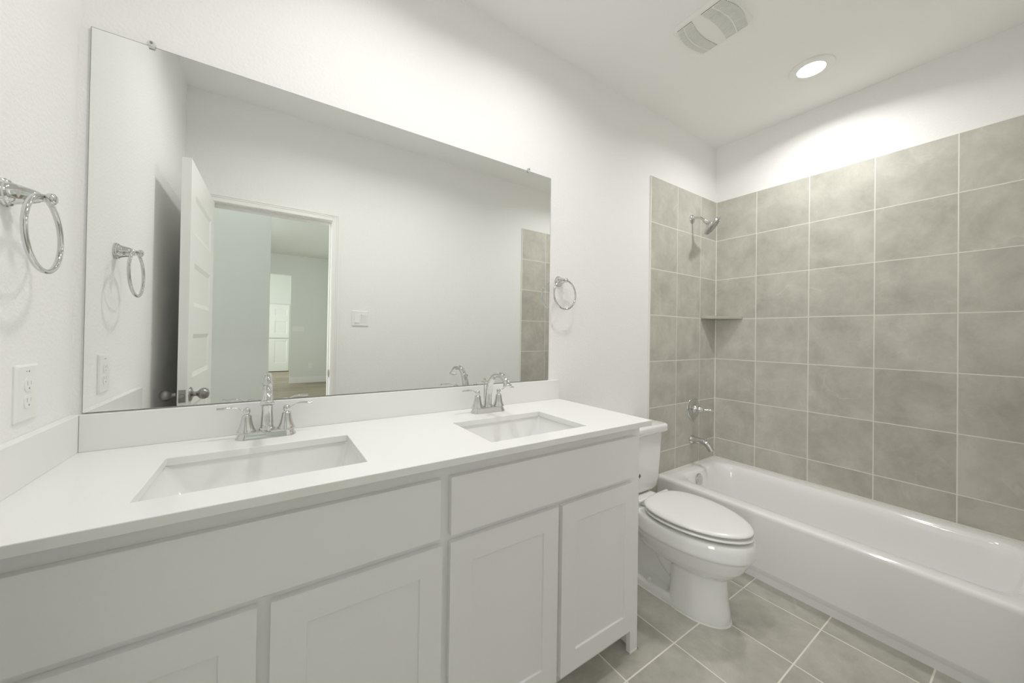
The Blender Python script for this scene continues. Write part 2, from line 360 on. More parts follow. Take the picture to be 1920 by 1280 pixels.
# the open door: a leaf with five sunk panels, hinged on the left jamb
dl = 0.675
panels = [(0.105, dl-0.105, a, b_) for a, b_ in ((1.73, 1.925), (1.385, 1.595), (1.04, 1.25), (0.695, 0.905), (0.26, 0.56))]
ang = math.atan2(0.014, 0.675)
def f_door(u, v, d):                       # u from the hinge, d from the room-side face
    return (-u*math.sin(ang)-d*math.cos(ang), u*math.cos(ang)-d*math.sin(ang), v)
door = obj('door_1', leaf(0, dl, 0.012, 2.062, 0.035, panels, 0.007, 0.022, f_door), M_DOOR, bevel=0.0015, loc=(DX0+0.0225, -D+0.012, 0)); struct(door)
kz = 0.965
def knob(side):
    bm = bmesh.new(); sgn = 1 if side > 0 else -1
    p = Vector(f_door(dl-0.062, kz, 0.0 if side > 0 else 0.035)); d = Vector((math.cos(ang), math.sin(ang), 0))*sgn
    lathe(bm, [(0.0335, 0), (0.0335, 0.003), (0.030, 0.007), (0.018, 0.010), (0.0115, 0.014), (0.0105, 0.024), (0.014, 0.030), (0.022, 0.036), (0.0265, 0.046), (0.0265, 0.056), (0.021, 0.066), (0.012, 0.071), (0.001, 0.073)], 28, axis_m(p, d))
    return bm
autosmooth(obj('door_knob', knob(1), M_NICKEL, door), 50); autosmooth(obj('door_knob', knob(-1), M_NICKEL, door), 50)
lp = bmesh.new()
lpv = [f_door(dl+0.0015, kz+s2*0.029, 0.0175+s1*0.0125) for s1, s2 in ((-1,-1),(1,-1),(1,1),(-1,1))]; lpw = [f_door(dl, kz+s2*0.029, 0.0175+s1*0.0125) for s1, s2 in ((-1,-1),(1,-1),(1,1),(-1,1))]
loft(lp, [lpw, lpv])
latch = obj('latch_plate', lp, M_NICKEL, door)
bm = bmesh.new(); lathe(bm, [(0.010, 0), (0.010, 0.004), (0.009, 0.008), (0.004, 0.009)], 20, axis_m(f_door(dl+0.001, kz, 0.0175), (-math.sin(ang), math.cos(ang), 0)))
obj('latch_bolt', bm, M_NICKEL, latch)
for hz in (0.22, 1.04, 1.86):
    bm = bmesh.new(); lathe(bm, [(0.006, 0), (0.006, 0.09), (0.003, 0.094)], 14, Matrix.Translation((-0.0385, -0.007, hz)))
    obj('hinge', bm, M_NICKEL, door)

# ------------------------------------------------------------------ mirror
MX0, MX1, MZ0, MZ1 = 0.0214, 1.645, 1.040, 2.087
mirror = obj('vanity_mirror', bx(MX0, MX1, -0.006, 0, MZ0, MZ1), M_EDGE)
tag(mirror, 'large frameless rectangular mirror above the white double vanity', 'mirror')
bm = bmesh.new(); bm.faces.new([bm.verts.new(p) for p in ((MX0+0.0015, -0.0062, MZ0+0.0015), (MX1-0.0015, -0.0062, MZ0+0.0015), (MX1-0.0015, -0.0062, MZ1-0.0015), (MX0+0.0015, -0.0062, MZ1-0.0015))])
obj('reflective_face', bm, M_MIR, mirror)
for cx in (0.141, 1.497):
    bm = bmesh.new(); lathe(bm, [(0.0095, 0.004), (0.0095, 0.009), (0.0085, 0.0105), (0.0, 0.0105)], 20, axis_m((cx, -0.003, MZ1+0.004), (0, -1, 0)))
    box(bm, cx-0.0065, cx+0.0065, -0.0115, -0.0085, MZ1-0.008, MZ1+0.003)
    cl = autosmooth(obj('mirror_clip', bm, M_CLIP, mirror)); bm = bmesh.new(); lathe(bm, [(0.0035, 0), (0.0035, 0.0015), (0.002, 0.0025)], 12, axis_m((cx, -0.0133, MZ1+0.006), (0, -1, 0)))
    obj('screw', bm, M_NICKEL, cl)

# ------------------------------------------------------------------ vanity
FY, FD = -0.518, -0.537
CT, CTH = 0.9383, 0.021
vx1 = 1.7035
van = thing('vanity_cabinet', 'long white painted double sink vanity cabinet with shaker doors', 'cabinet', (0.85, -0.27, 0))
o_ = lambda bm: (bmesh.ops.translate(bm, verts=bm.verts, vec=(-0.85, 0.27, 0)), bm)[1]
XF = [(0.035, 0.426), (0.450, 0.838), (0.862, 1.254), (1.272, 1.660)]
ff = slab((0.002, vx1), (0.108, CT-CTH), [(0.05, 0.82, 0.725, 0.86), (0.875, 1.645, 0.725, 0.86)] + [(a+0.014, b_-0.014, 0.13, 0.683) for a, b_ in XF], FY, FY+0.019, lambda u, v, w_: (u, w_, v))
box(ff, 1.660, vx1, FY, FY+0.019, 0, 0.108)
obj('face_frame', o_(ff), M_CAB, van)
bm = bmesh.new(); box(bm, vx1-0.016, vx1, FY+0.019, -0.002, 0.0, CT-CTH); obj('side_panel', o_(bm), M_CAB, van)
bm = bmesh.new(); box(bm, 0.002, vx1-0.016, FY+0.019, -0.002, 0.11, 0.128); box(bm, 0.002, 0.018, FY+0.019, -0.002, 0.128, 0.75); box(bm, 0.002, vx1-0.016, -0.012, -0.002, 0.128, 0.75)
obj('carcass', o_(bm), M_CAB, van)
bm = bmesh.new(); box(bm, 0.002, vx1-0.016, -0.450, -0.438, 0.0, 0.11); obj('toe_kick', o_(bm), M_CAB, van)
bm = bmesh.new(); box(bm, vx1-0.046, vx1+0.004, FY-0.003, FY+0.001, 0.0, 0.006); box(bm, vx1, vx1+0.004, FY-0.003, -0.015, 0, 0.006)
obj('floor_caulk', o_(bm), M_CAULK, van)
fD = lambda u, v, d: (u-0.85, FD+d+0.27, v)
for a, b_ in ((0.035, 0.832), (0.862, 1.660)):
    obj('drawer_front', leaf(a, b_, 0.713, 0.874, 0.019, [], 0, 0, fD, False), M_CAB, van, bevel=0.002)
for a, b_ in XF:
    obj('door', leaf(a, b_, 0.114, 0.694, 0.019, [(a+0.068, b_-0.062, 0.182, 0.625)], 0.006, 0.0012, fD, False), M_CAB, van, bevel=0.0015)

# countertop with two cut-outs; backsplash and side splash
SL = (0.222, 0.652, -0.478, -0.190); SR = (1.012, 1.420, -0.500, -0.215)
ctop = obj('countertop', slab((0.001, 1.7103), (-0.5709, -0.001), [SL, SR], CT-CTH, CT, lambda u, v, w_: (u, v, w_)), M_QUARTZ, bevel=0.0018)
tag(ctop, 'white quartz countertop on the vanity with two rectangular sink cut-outs', 'countertop')
tag(obj('backsplash', bx(0.0205, 1.7103, -0.020, -0.0005, CT, 1.0379), M_QUARTZ, bevel=0.0015), 'long low white quartz backsplash on the countertop under the mirror', 'backsplash')
tag(obj('side_splash', bx(0.0005, 0.020, -0.5709, -0.0005, CT, 1.0379), M_QUARTZ, bevel=0.0015), 'short white quartz side splash on the countertop against the left wall', 'backsplash')

def sink(name, S, label):
    x0, x1, y0, y1 = S; cx, cy = (x0+x1)/2, (y0+y1)/2; zt = CT-CTH
    t = thing(name, label, 'sink', (cx, cy, zt-0.145), 0, 'undermount sinks')
    hx, hy = (x1-x0)/2, (y1-y0)/2; bm = bmesh.new(); R = []
    top = 0.1448
    spec = [(0.020, 0.020, 0.035, top), (0.004, 0.004, 0.016, top), (0.0035, 0.0035, 0.016, top-0.008), (-0.012, -0.003, 0.03, top-0.055), (-0.030, -0.014, 0.04, top-0.095), (-0.052, -0.030, 0.045, top-0.122), (-0.095, -0.062, 0.05, top-0.131), (-0.165, -0.10, 0.03, top-0.135)]
    for ax, ay, r, z in spec: R.append(rrect(-hx-ax, hx+ax, -hy-ay, hy+ay, r, z, 8))
    R.append(rrect(-0.024, 0.024, -0.024, 0.024, 0.0239, top-0.1365, 8))
    for ax, ay, r, z in ((-0.045, -0.025, 0.045, top-0.137-0.006), (-0.012+0.01, 0.006, 0.04, top-0.055), (0.020, 0.020, 0.035, top-0.012)): pass
    loft(bm, R, cap0=False, cap1=True)
    # outside of the bowl
    bm2 = [rrect(-hx-ax-0.008, hx+ax+0.008, -hy-ay-0.008, hy+ay+0.008, r, z-0.008, 8) for ax, ay, r, z in spec[3:7]]
    out = [rrect(-hx-0.020, hx+0.020, -hy-0.020, hy+0.020, 0.035, top-0.0005, 8), rrect(-hx-0.020, hx+0.020, -hy-0.020, hy+0.020, 0.035, top-0.014, 8), rrect(-hx-0.012, hx+0.012, -hy-0.012, hy+0.012, 0.03, top-0.016, 8)] + bm2
    loft(bm, out, cap0=False, cap1=True)
    o = autosmooth(obj('basin', bm, M_PORC, t), 60)
    bm = bmesh.new(); lathe(bm, [(0.021, top-0.1365), (0.0225, top-0.133), (0.019, top-0.1325), (0.013, top-0.135), (0.012, top-0.131), (0.004, top-0.129)], 28)
    autosmooth(obj('drain', bm, M_CHROME, t))
    return t
sink('undermount_sink', SL, 'white rectangular undermount sink set in the countertop nearest the left wall')
sink('undermount_sink', SR, 'white rectangular undermount sink set in the countertop nearest the toilet')

def faucet(x, y, label):
    t = thing('centerset_faucet', label, 'faucet', (x, y, CT), 0, 'bathroom sink faucets')
    bm = bmesh.new()
    loft(bm, [rrect(-0.0795, 0.0795, -0.0275, 0.0275, 0.0274, 0.0, 8), rrect(-0.0795, 0.0795, -0.0275, 0.0275, 0.0274, 0.003, 8), rrect(-0.077, 0.077, -0.0255, 0.0255, 0.0254, 0.007, 8), rrect(-0.0745, 0.0745, -0.0235, 0.0235, 0.0234, 0.012, 8), rrect(-0.073, 0.073, -0.0225, 0.0225, 0.0224, 0.020, 8), rrect(-0.069, 0.069, -0.019, 0.019, 0.0189, 0.0225, 8)])
    autosmooth(obj('base_plate', bm, M_CHROME, t), 50)
    bm = bmesh.new()
    lathe(bm, [(0.022, 0.0215), (0.022, 0.025), (0.019, 0.030)], 28, Matrix.Translation((0, 0.004, 0)))
    tube(bm, [(0, 0.004, 0.022), (0, 0.004, 0.040), (0, -0.002, 0.085), (0, -0.022, 0.130), (0, -0.056, 0.160), (0, -0.096, 0.166), (0, -0.130, 0.152), (0, -0.147, 0.130)],
         [0.020, 0.0172, 0.0152, 0.0132, 0.0122, 0.0122, 0.0130, 0.0150], 24, sub=8, up=Vector((1, 0, 0)))
    lathe(bm, [(0.0155, 0), (0.0175, 0.002), (0.0175, 0.007), (0.0155, 0.009), (0.012, 0.0092)], 24, axis_m((0, -0.1462, 0.132), (0, -0.42, -1)))
    sp = autosmooth(obj('spout', bm, M_CHROME, t), 50)
    for s in (-1, 1):
        bm = bmesh.new()
        lathe(bm, [(0.0245, 0.0205), (0.0245, 0.024), (0.0225, 0.028), (0.0185, 0.038), (0.0155, 0.052), (0.0135, 0.064), (0.0135, 0.068), (0.0115, 0.072), (0.0075, 0.075), (0.0075, 0.080)], 28, Matrix.Translation((s*0.052, 0, 0)))
        hb = autosmooth(obj('handle', bm, M_CHROME, t), 45)
        bm = bmesh.new()
        lathe(bm, [(0.008, 0.078), (0.0095, 0.081), (0.0095, 0.088), (0.008, 0.092), (0.0045, 0.0945), (0.0005, 0.095)], 24, Matrix.Translation((s*0.052, 0, 0)))
        tube(bm, [(s*0.052, 0, 0.086), (s*0.064, -0.001, 0.0885), (s*0.078, -0.002, 0.096), (s*0.094, -0.004, 0.0985), (s*0.110, -0.006, 0.0975), (s*0.124, -0.007, 0.0975)],
             [0.0048, 0.0042, 0.0050, 0.0072, 0.0085, 0.0078], 14, flat=0.45)
        autosmooth(obj('lever', bm, M_CHROME, hb), 60)
    bm = bmesh.new(); lathe(bm, [(0.0022, 0.02), (0.0022, 0.128), (0.0055, 0.131), (0.0065, 0.136), (0.0050, 0.141), (0.001, 0.143)], 14, Matrix.Translation((-0.008, 0.0215, 0)))
    autosmooth(obj('lift_rod', bm, M_CHROME, t))
    return t
faucet(0.436, -0.083, 'chrome two-handle gooseneck faucet behind the sink nearest the left wall')
faucet(1.224, -0.112, 'chrome two-handle gooseneck faucet behind the sink nearest the toilet')

# ------------------------------------------------------------------ towel rings
def towel_ring(loc, rotz, label):
    # local: wall plane is x=0, the post points to +x
    t = thing('towel_ring', label, 'towel ring', loc, rotz, 'towel rings beside the mirror')
    bm = bmesh.new()
    lathe(bm, [(0.0275, 0.0), (0.0275, 0.004), (0.025, 0.006), (0.025, 0.009), (0.0225, 0.011), (0.0205, 0.013), (0.0180, 0.024), (0.0145, 0.036), (0.0100, 0.046), (0.0080, 0.048), (0.0080, 0.056)], 32, axis_m((0,0,0), (1,0,0)))
    lathe(bm, [(0.0080, 0.055), (0.0105, 0.057), (0.0118, 0.061), (0.0105, 0.066), (0.006, 0.069), (0.0005, 0.070)], 28, axis_m((0,0,0), (1,0,0)))
    autosmooth(obj('post', bm, M_CHROME, t), 45)
    bm = bmesh.new(); torus(bm, (0.0525, 0, -0.0735), (1, 0.02, 0.03), 0.0755, 0.0050)
    for f in bm.faces: f.smooth = True
    obj('ring', bm, M_CHROME, t, True)
    return t
towel_ring((0, -0.312, 1.532), 0, 'chrome towel ring on the left wall above the outlet')
towel_ring((1.711, 0, 1.556), -PI/2, 'chrome towel ring on the back wall between the mirror and the tub')

# ------------------------------------------------------------------ outlet and switches
out = thing('electrical_outlet', 'white duplex wall outlet on the left wall above the side splash', 'outlet', (0, -0.224, 1.128))
bm = bmesh.new(); loft(bm, [[(x, y, z) for (y, z, _) in rrect(-0.0435, 0.0435, -0.061, 0.061, 0.003, 0, 3)] for x in (0.0, 0.003)] + [[(0.0062, y, z) for (y, z, _) in rrect(-0.039, 0.039, -0.0565, 0.0565, 0.002, 0, 3)]])
obj('cover_plate', bm, M_PLAST, out)
for sz in (0.017, -0.019):
    bm = bmesh.new(); loft(bm, [[(x, y, sz+z) for (y, z, _) in rrect(-0.0165, 0.0165, -0.0145, 0.0145, 0.010, 0, 6)] for x in (0.0058, 0.0078)])
    rc = obj('receptacle', bm, M_PLAST, out, bevel=0.0005)
    bm = bmesh.new(); box(bm, 0.0074, 0.0080, -0.0080, -0.0065, sz-0.001, sz+0.008); box(bm, 0.0074, 0.0080, 0.0060, 0.0072, sz, sz+0.0075)
    lathe(bm, [(0.0024, 0.0072), (0.0024, 0.0081)], 12, axis_m((0, 0, sz-0.0075), (1, 0, 0)))
    obj('slots', bm, M_SLOT, rc)
bm = bmesh.new()
lathe(bm, [(0.0022, 0.006), (0.0022, 0.0068)], 10, axis_m((0, 0.002, 0.046), (1,0,0))); box(bm, 0.006, 0.0068, -0.010, -0.006, 0.0455, 0.047)
obj('indicator', bm, M_SLOT, out)

sw = thing('light_switch', 'white two-rocker light switch plate beside the door casing, seen in the mirror', 'light switch', (1.005, -D, 1.376))
bm = bmesh.new(); loft(bm, [[(x, y, z) for (x, z, _) in rrect(-0.0595, 0.0595, -0.0575, 0.0575, 0.003, 0, 3)] for y in (0, 0.003)] + [[(x, 0.0065, z) for (x, z, _) in rrect(-0.0555, 0.0555, -0.0535, 0.0535, 0.002, 0, 3)]])
obj('cover_plate', bm, M_PLAST, sw)
for sx, tl in ((-0.023, 0.004), (0.023, -0.004)):
    bm = bmesh.new(); x0, x1 = sx-0.0165, sx+0.0165
    loft(bm, [[(x0, 0.0055, -0.0325), (x1, 0.0055, -0.0325), (x1, 0.0055, 0.0325), (x0, 0.0055, 0.0325)], [(x0, 0.0075+max(tl, 0), -0.0325), (x1, 0.0075+max(tl, 0), -0.0325), (x1, 0.0075+max(-tl, 0), 0.0325), (x0, 0.0075+max(-tl, 0), 0.0325)]])
    obj('rocker', bm, M_PLAST, sw, bevel=0.0006)
hs = thing('light_switch', 'white four-rocker switch plate on the far hall wall, seen in the mirror', 'light switch', (1.03, -8.9, 1.34))
bm = bx(-0.13, 0.13, 0, 0.006, -0.06, 0.06); obj('cover_plate', bm, M_PLAST, hs, bevel=0.003)
for k in range(4): obj('rocker', bx(-0.094+k*0.055, -0.094+k*0.055+0.024, 0.006, 0.011, -0.034, 0.034), M_PLAST, hs)
ho = thing('electrical_outlet', 'white duplex outlet low on the far hall wall, seen in the mirror', 'outlet', (1.30, -8.9, 0.42))
obj('cover_plate', bx(-0.04, 0.04, 0, 0.006, -0.06, 0.06), M_PLAST, ho, bevel=0.003)
for s in (0.02, -0.02): obj('receptacle', bx(-0.017, 0.017, 0.006, 0.010, s-0.014, s+0.014), M_PLAST, ho)

# ------------------------------------------------------------------ toilet
TX = 2.145
toi = thing('toilet', 'white two-piece toilet with closed lid between vanity and bathtub', 'toilet', (TX, 0, 0))
def egg(yb, yf, hw, z, n=48, wide=0.42, sq=2.0, back=2.6):
    """bowl outline: yb at the wall side, yf at the front (both negative y)"""
    ym = yb + (yf-yb)*wide; P = []
    for k in range(n):
        a = 2*PI*k/n; c, s = math.cos(a), math.sin(a)
        if s >= 0: e = back; ry = yb-ym
        else: e = sq; ry = ym-yf
        x = hw*math.copysign(abs(c)**(2/e), c); y = ym + ry*math.copysign(abs(s)**(2/e), s)
        P.append((x, y, z))
    return P
bm = bmesh.new()
# bowl rim and body
loft(bm, [egg(-0.235, -0.660, 0.100, 0.200, wide=0.5), egg(-0.235, -0.690, 0.128, 0.222, wide=0.5), egg(-0.23, -0.718, 0.152, 0.255, wide=0.46), egg(-0.23, -0.740, 0.170, 0.295), egg(-0.23, -0.750, 0.177, 0.318), egg(-0.23, -0.763, 0.186, 0.326), egg(-0.23, -0.763, 0.1845, 0.372), egg(-0.23, -0.757, 0.180, 0.391), egg(-0.235, -0.745, 0.170, 0.396)])
# front column
loft(bm, [egg(-0.42, -0.668, 0.108, 0.0, wide=0.30, back=3.5), egg(-0.42, -0.668, 0.107, 0.03, wide=0.30, back=3.5), egg(-0.425, -0.658, 0.101, 0.10, wide=0.30, back=3.5), egg(-0.43, -0.653, 0.098, 0.17, wide=0.30, back=3.5), egg(-0.43, -0.655, 0.100, 0.24, wide=0.30, back=3.5)])
# foot
loft(bm, [egg(-0.09, -0.600, 0.110, 0.0, wide=0.4, back=5, sq=3), egg(-0.09, -0.600, 0.108, 0.030, wide=0.4, back=5, sq=3), egg(-0.095, -0.595, 0.098, 0.042, wide=0.4, back=5, sq=3)])
# web, trapway and tank deck
loft(bm, [rrect(-0.032, 0.032, -0.46, -0.12, 0.03, 0.02), rrect(-0.032, 0.032, -0.46, -0.12, 0.03, 0.34)])
tube(bm, [(0, -0.46, 0.13), (0, -0.40, 0.17), (0, -0.34, 0.24), (0, -0.27, 0.27), (0, -0.20, 0.22), (0, -0.17, 0.13), (0, -0.17, 0.03)], [0.072, 0.072, 0.072, 0.070, 0.066, 0.062, 0.062], 20, sub=6, up=Vector((1, 0, 0)))
loft(bm, [rrect(-0.085, 0.085, -0.42, -0.03, 0.05, 0.285), rrect(-0.105, 0.105, -0.34, -0.03, 0.04, 0.335), rrect(-0.112, 0.112, -0.30, -0.03, 0.035, 0.372), rrect(-0.114, 0.114, -0.30, -0.03, 0.03, 0.400)])
bowl = obj('bowl', bm, M_PORC, toi, True)
rm = bowl.modifiers.new('remesh', 'REMESH'); rm.mode = 'VOXEL'; rm.voxel_size = 0.006; rm.use_smooth_shade = True
sm = bowl.modifiers.new('smooth', 'SMOOTH'); sm.iterations = 5; sm.factor = 0.5
bm = bmesh.new(); loft(bm, [egg(-0.085, -0.604, 0.114, 0.0, wide=0.4, back=5, sq=2.6), egg(-0.085, -0.604, 0.113, 0.004, wide=0.4, back=5, sq=2.6)]); loft(bm, [egg(-0.42, -0.673, 0.110, 0.0, wide=0.30, back=3.5), egg(-0.42, -0.672, 0.109, 0.0045, wide=0.30, back=3.5)])
obj('caulk_bead', bm, M_CAULK, toi)
bm = bmesh.new(); sphere(bm, (-0.088, -0.33, 0.046), 0.013, 1, 1, 1.15); obj('bolt_cap', bm, M_SEAT, toi, True)
bm = bmesh.new(); sphere(bm, (0.088, -0.33, 0.046), 0.013, 1, 1, 1.15); obj('bolt_cap', bm, M_SEAT, toi, True)
# seat ring, lid
W = dict(wide=0.42, sq=1.88)
bm = bmesh.new()
loft(bm, [egg(-0.35, -0.68, 0.115, 0.4085, **W), egg(-0.297, -0.750, 0.179, 0.409, **W), egg(-0.293, -0.756, 0.1845, 0.412, **W), egg(-0.294, -0.755, 0.184, 0.4175, **W), egg(-0.30, -0.748, 0.177, 0.4195, **W), egg(-0.35, -0.68, 0.115, 0.4195, **W)])
autosmooth(obj('seat', bm, M_SEAT, toi), 70)
bm = bmesh.new()
loft(bm, [egg(-0.36, -0.67, 0.110, 0.4280, **W), egg(-0.290, -0.749, 0.179, 0.4290, **W), egg(-0.287, -0.754, 0.184, 0.4325, **W), egg(-0.288, -0.753, 0.183, 0.438, **W), egg(-0.292, -0.747, 0.178, 0.4425, **W), egg(-0.305, -0.728, 0.163, 0.4455, **W), egg(-0.36, -0.65, 0.11, 0.4475, **W), egg(-0.46, -0.52, 0.03, 0.448, **W)])
autosmooth(obj('lid', bm, M_SEAT, toi), 70)
bm = bmesh.new(); box(bm, -0.095, -0.055, -0.300, -0.262, 0.402, 0.424); box(bm, 0.055, 0.095, -0.300, -0.262, 0.402, 0.424)
lathe(bm, [(0.010, -0.125), (0.010, 0.125)], 16, axis_m((0, -0.285, 0.426), (1, 0, 0)))
obj('seat_hinge', bm, M_SEAT, toi, bevel=0.004)
# tank
bm = bmesh.new()
loft(bm, [rrect(-0.135, 0.150, -0.195, -0.035, 0.03, 0.408, 8), rrect(-0.165, 0.170, -0.205, -0.03, 0.035, 0.425, 8), rrect(-0.180, 0.180, -0.208, -0.025, 0.035, 0.46, 8), rrect(-0.192, 0.190, -0.212, -0.02, 0.035, 0.58, 8), rrect(-0.205, 0.200, -0.214, -0.015, 0.035, 0.705, 8), rrect(-0.203, 0.198, -0.212, -0.018, 0.033, 0.728, 8)])
autosmooth(obj('tank', bm, M_PORC, toi), 50)
bm = bmesh.new()
loft(bm, [rrect(-0.200, 0.198, -0.210, -0.018, 0.03, 0.7285, 8), rrect(-0.226, 0.222, -0.228, -0.012, 0.03, 0.731, 8), rrect(-0.232, 0.229, -0.233, -0.008, 0.033, 0.738, 8), rrect(-0.232, 0.229, -0.233, -0.008, 0.033, 0.762, 8), rrect(-0.229, 0.226, -0.230, -0.010, 0.031, 0.770, 8), rrect(-0.220, 0.217, -0.222, -0.018, 0.026, 0.7735, 8)])
autosmooth(obj('tank_lid', bm, M_PORC, toi), 50)
bm = bmesh.new(); lathe(bm, [(0.013, 0), (0.013, 0.006), (0.008, 0.010), (0.006, 0.016)], 18, axis_m((-0.155, -0.2125, 0.665), (0, -1, 0)))
tube(bm, [(-0.155, -0.228, 0.665), (-0.13, -0.230, 0.660), (-0.09, -0.231, 0.650)], [0.0065, 0.006, 0.008], 12, flat=0.7)
obj('flush_lever', bm, M_CHROME, toi, True)
bm = bmesh.new(); loft(bm, [[(-0.014+0.009*math.cos(t), y, 0.510+0.012*math.sin(t)) for t in (0, PI/2, PI, 1.5*PI)] for y in (-0.207, -0.2115)])
obj('emblem', bm, M_GREY, toi)

# ------------------------------------------------------------------ bathtub
x0, x1, y0, y1 = 2.5945, L-TT-0.001, -D+TT+0.001, -TT-0.001
tub = thing('bathtub', 'white alcove bathtub along the right tiled wall', 'bathtub', (2.95, -0.73, 0))
bm = bmesh.new(); ox, oy = -2.95, 0.73
def rt(a, b_, c, d, r, z): return [(x+ox, y+oy, z) for x, y, z in rrect(x0+a, x1-b_, y0+c, y1-d, r, z, 10)]
S = [rt(0.010, 0, 0, 0, 0.004, 0.0), rt(0.010, 0, 0, 0, 0.004, 0.034), rt(0.0095, 0, 0, 0, 0.004, 0.036), rt(-0.001, 0, 0, 0, 0.004, 0.064), rt(-0.001, 0, 0, 0, 0.004, 0.067),
     rt(-0.001, 0, 0, 0, 0.006, 0.20), rt(-0.002, 0, 0, 0, 0.008, 0.335), rt(0.000, 0.0, 0.0, 0.0, 0.009, 0.348), rt(0.006, 0.0, 0, 0, 0.010, 0.3555), rt(0.014, 0.002, 0.002, 0.002, 0.010, RIM),
     rt(0.055, 0.035, 0.02, 0.045, 0.06, RIM-0.001), rt(0.078, 0.070, 0.030, 0.075, 0.10, RIM-0.002), rt(0.088, 0.082, 0.035, 0.088, 0.11, RIM-0.006), rt(0.096, 0.092, 0.040, 0.098, 0.115, RIM-0.018),
     rt(0.104, 0.102, 0.050, 0.107, 0.12, 0.30), rt(0.116, 0.114, 0.075, 0.118, 0.12, 0.20), rt(0.130, 0.128, 0.10, 0.130, 0.12, 0.12), rt(0.148, 0.146, 0.13, 0.150, 0.11, 0.085), rt(0.185, 0.185, 0.18, 0.19, 0.09, 0.068), rt(0.25, 0.25, 0.35, 0.30, 0.05, 0.062)]
loft(bm, S); autosmooth(obj('tub_shell', bm, M_TUB, tub), 50)
bm = bmesh.new(); yo = y1-0.107-0.002
lathe(bm, [(0.037, 0), (0.037, 0.006), (0.034, 0.009), (0.024, 0.0095), (0.022, 0.0115), (0.008, 0.0125), (0.002, 0.0125)], 32, axis_m((2.90+ox, y1-0.109+oy, 0.303), (0, -1, 0.11)))
autosmooth(obj('overflow_plate', bm, M_CHROME, tub), 40)
bm = bmesh.new(); lathe(bm, [(0.03, 0.060), (0.03, 0.064), (0.02, 0.0655), (0.012, 0.070), (0.003, 0.071)], 24, Matrix.Translation((2.93+ox, -0.36+oy, 0)))
obj('drain', bm, M_CHROME, tub, True)
bm = bmesh.new(); box(bm, x0+ox, x1+ox, y1-0.004+oy, y1+oy, RIM-0.001, RIM+0.004); box(bm, x1-0.004+ox, x1+ox, y0+oy, y1+oy, RIM-0.001, RIM+0.004)
box(bm, x0+ox-0.0035, x0+ox+0.006, y1-0.006+oy, y1+oy+0.006, 0, RIM-0.004)
obj('caulk_bead', bm, M_CAULK, tub)

# ------------------------------------------------------------------ tub spout, valve, shower head, shelf
sp = thing('tub_spout', 'chrome tub spout with pull-up diverter on the tiled back wall', 'tub spout', (2.998, -TT, 0.531))
bm = bmesh.new()
lathe(bm, [(0.033, 0), (0.033, 0.003), (0.030, 0.010), (0.026, 0.020)], 28, axis_m((0, 0, 0), (0, -1, 0)))
tube(bm, [(0, -0.004, 0), (0, -0.035, 0.003), (0, -0.075, 0.006), (0, -0.105, -0.002), (0, -0.128, -0.024), (0, -0.143, -0.047)], [0.030, 0.0245, 0.0205, 0.0195, 0.0195, 0.021], 24, sub=7, up=Vector((1, 0, 0)))
autosmooth(obj('spout_body', bm, M_CHROME, sp), 50)
bm = bmesh.new(); lathe(bm, [(0.0035, 0), (0.0035, 0.016), (0.007, 0.019), (0.0085, 0.025), (0.006, 0.030), (0.001, 0.031)], 18, axis_m((0, -0.112, 0.012), (0, -0.15, 1)))
autosmooth(obj('diverter_knob', bm, M_CHROME, sp))

va = thing('shower_valve', 'round chrome shower valve plate with lever handle on the tiled wall', 'shower valve', (3.012, -TT, 0.756))
bm = bmesh.new(); lathe(bm, [(0.080, 0), (0.080, 0.003), (0.077, 0.006), (0.060, 0.009), (0.045, 0.011), (0.030, 0.012)], 48, axis_m((0,0,0), (0,-1,0)))
autosmooth(obj('escutcheon', bm, M_CHROME, va), 50)
bm = bmesh.new(); lathe(bm, [(0.029, 0.011), (0.029, 0.016), (0.023, 0.020), (0.021, 0.030), (0.018, 0.034), (0.019, 0.044), (0.023, 0.049), (0.023, 0.054), (0.018, 0.060), (0.013, 0.068), (0.009, 0.074), (0.006, 0.077)], 32, axis_m((0,0,0), (0,-1,0)))
hb = autosmooth(obj('hub', bm, M_CHROME, va), 45)
bm = bmesh.new()
tube(bm, [(0.004, -0.060, 0), (0.016, -0.074, -0.001), (0.028, -0.088, -0.002), (0.042, -0.104, -0.003), (0.054, -0.118, -0.004)], [0.010, 0.0055, 0.0065, 0.0090, 0.0070], 16)
autosmooth(obj('lever_handle', bm, M_CHROME, hb), 60)

sh = thing('shower_fixture', 'chrome round shower head on a curved arm high on the tiled wall', 'shower head', (2.972, -TT, 2.128))
bm = bmesh.new(); lathe(bm, [(0.031, 0), (0.031, 0.003), (0.028, 0.008), (0.018, 0.013), (0.011, 0.016)], 32, axis_m((0,0,0), (0,-1,0)))
autosmooth(obj('wall_flange', bm, M_CHROME, sh), 45)
bm = bmesh.new(); tube(bm, [(0, -0.006, 0), (0, -0.030, 0.001), (0, -0.060, -0.006), (0, -0.082, -0.024), (0, -0.096, -0.042)], [0.0092]*5, 18, sub=6, up=Vector((1,0,0)))
lathe(bm, [(0.011, -0.004), (0.0135, 0.0), (0.0135, 0.008), (0.011, 0.012)], 20, axis_m((0, -0.090, -0.034), (0, -0.62, -0.78)))
obj('shower_arm', bm, M_CHROME, sh, True)
n_ = Vector((0.30, -0.70, -0.64)).normalized(); p_ = Vector((0, -0.096, -0.042))
bm = bmesh.new(); sphere(bm, p_+n_*0.006, 0.013)
lathe(bm, [(0.012, 0.012), (0.016, 0.018), (0.022, 0.024), (0.030, 0.030), (0.052, 0.042), (0.069, 0.050), (0.072, 0.055), (0.071, 0.062), (0.066, 0.065)], 40, axis_m(p_, n_))
hd = autosmooth(obj('head', bm, M_CHROME, sh), 40)
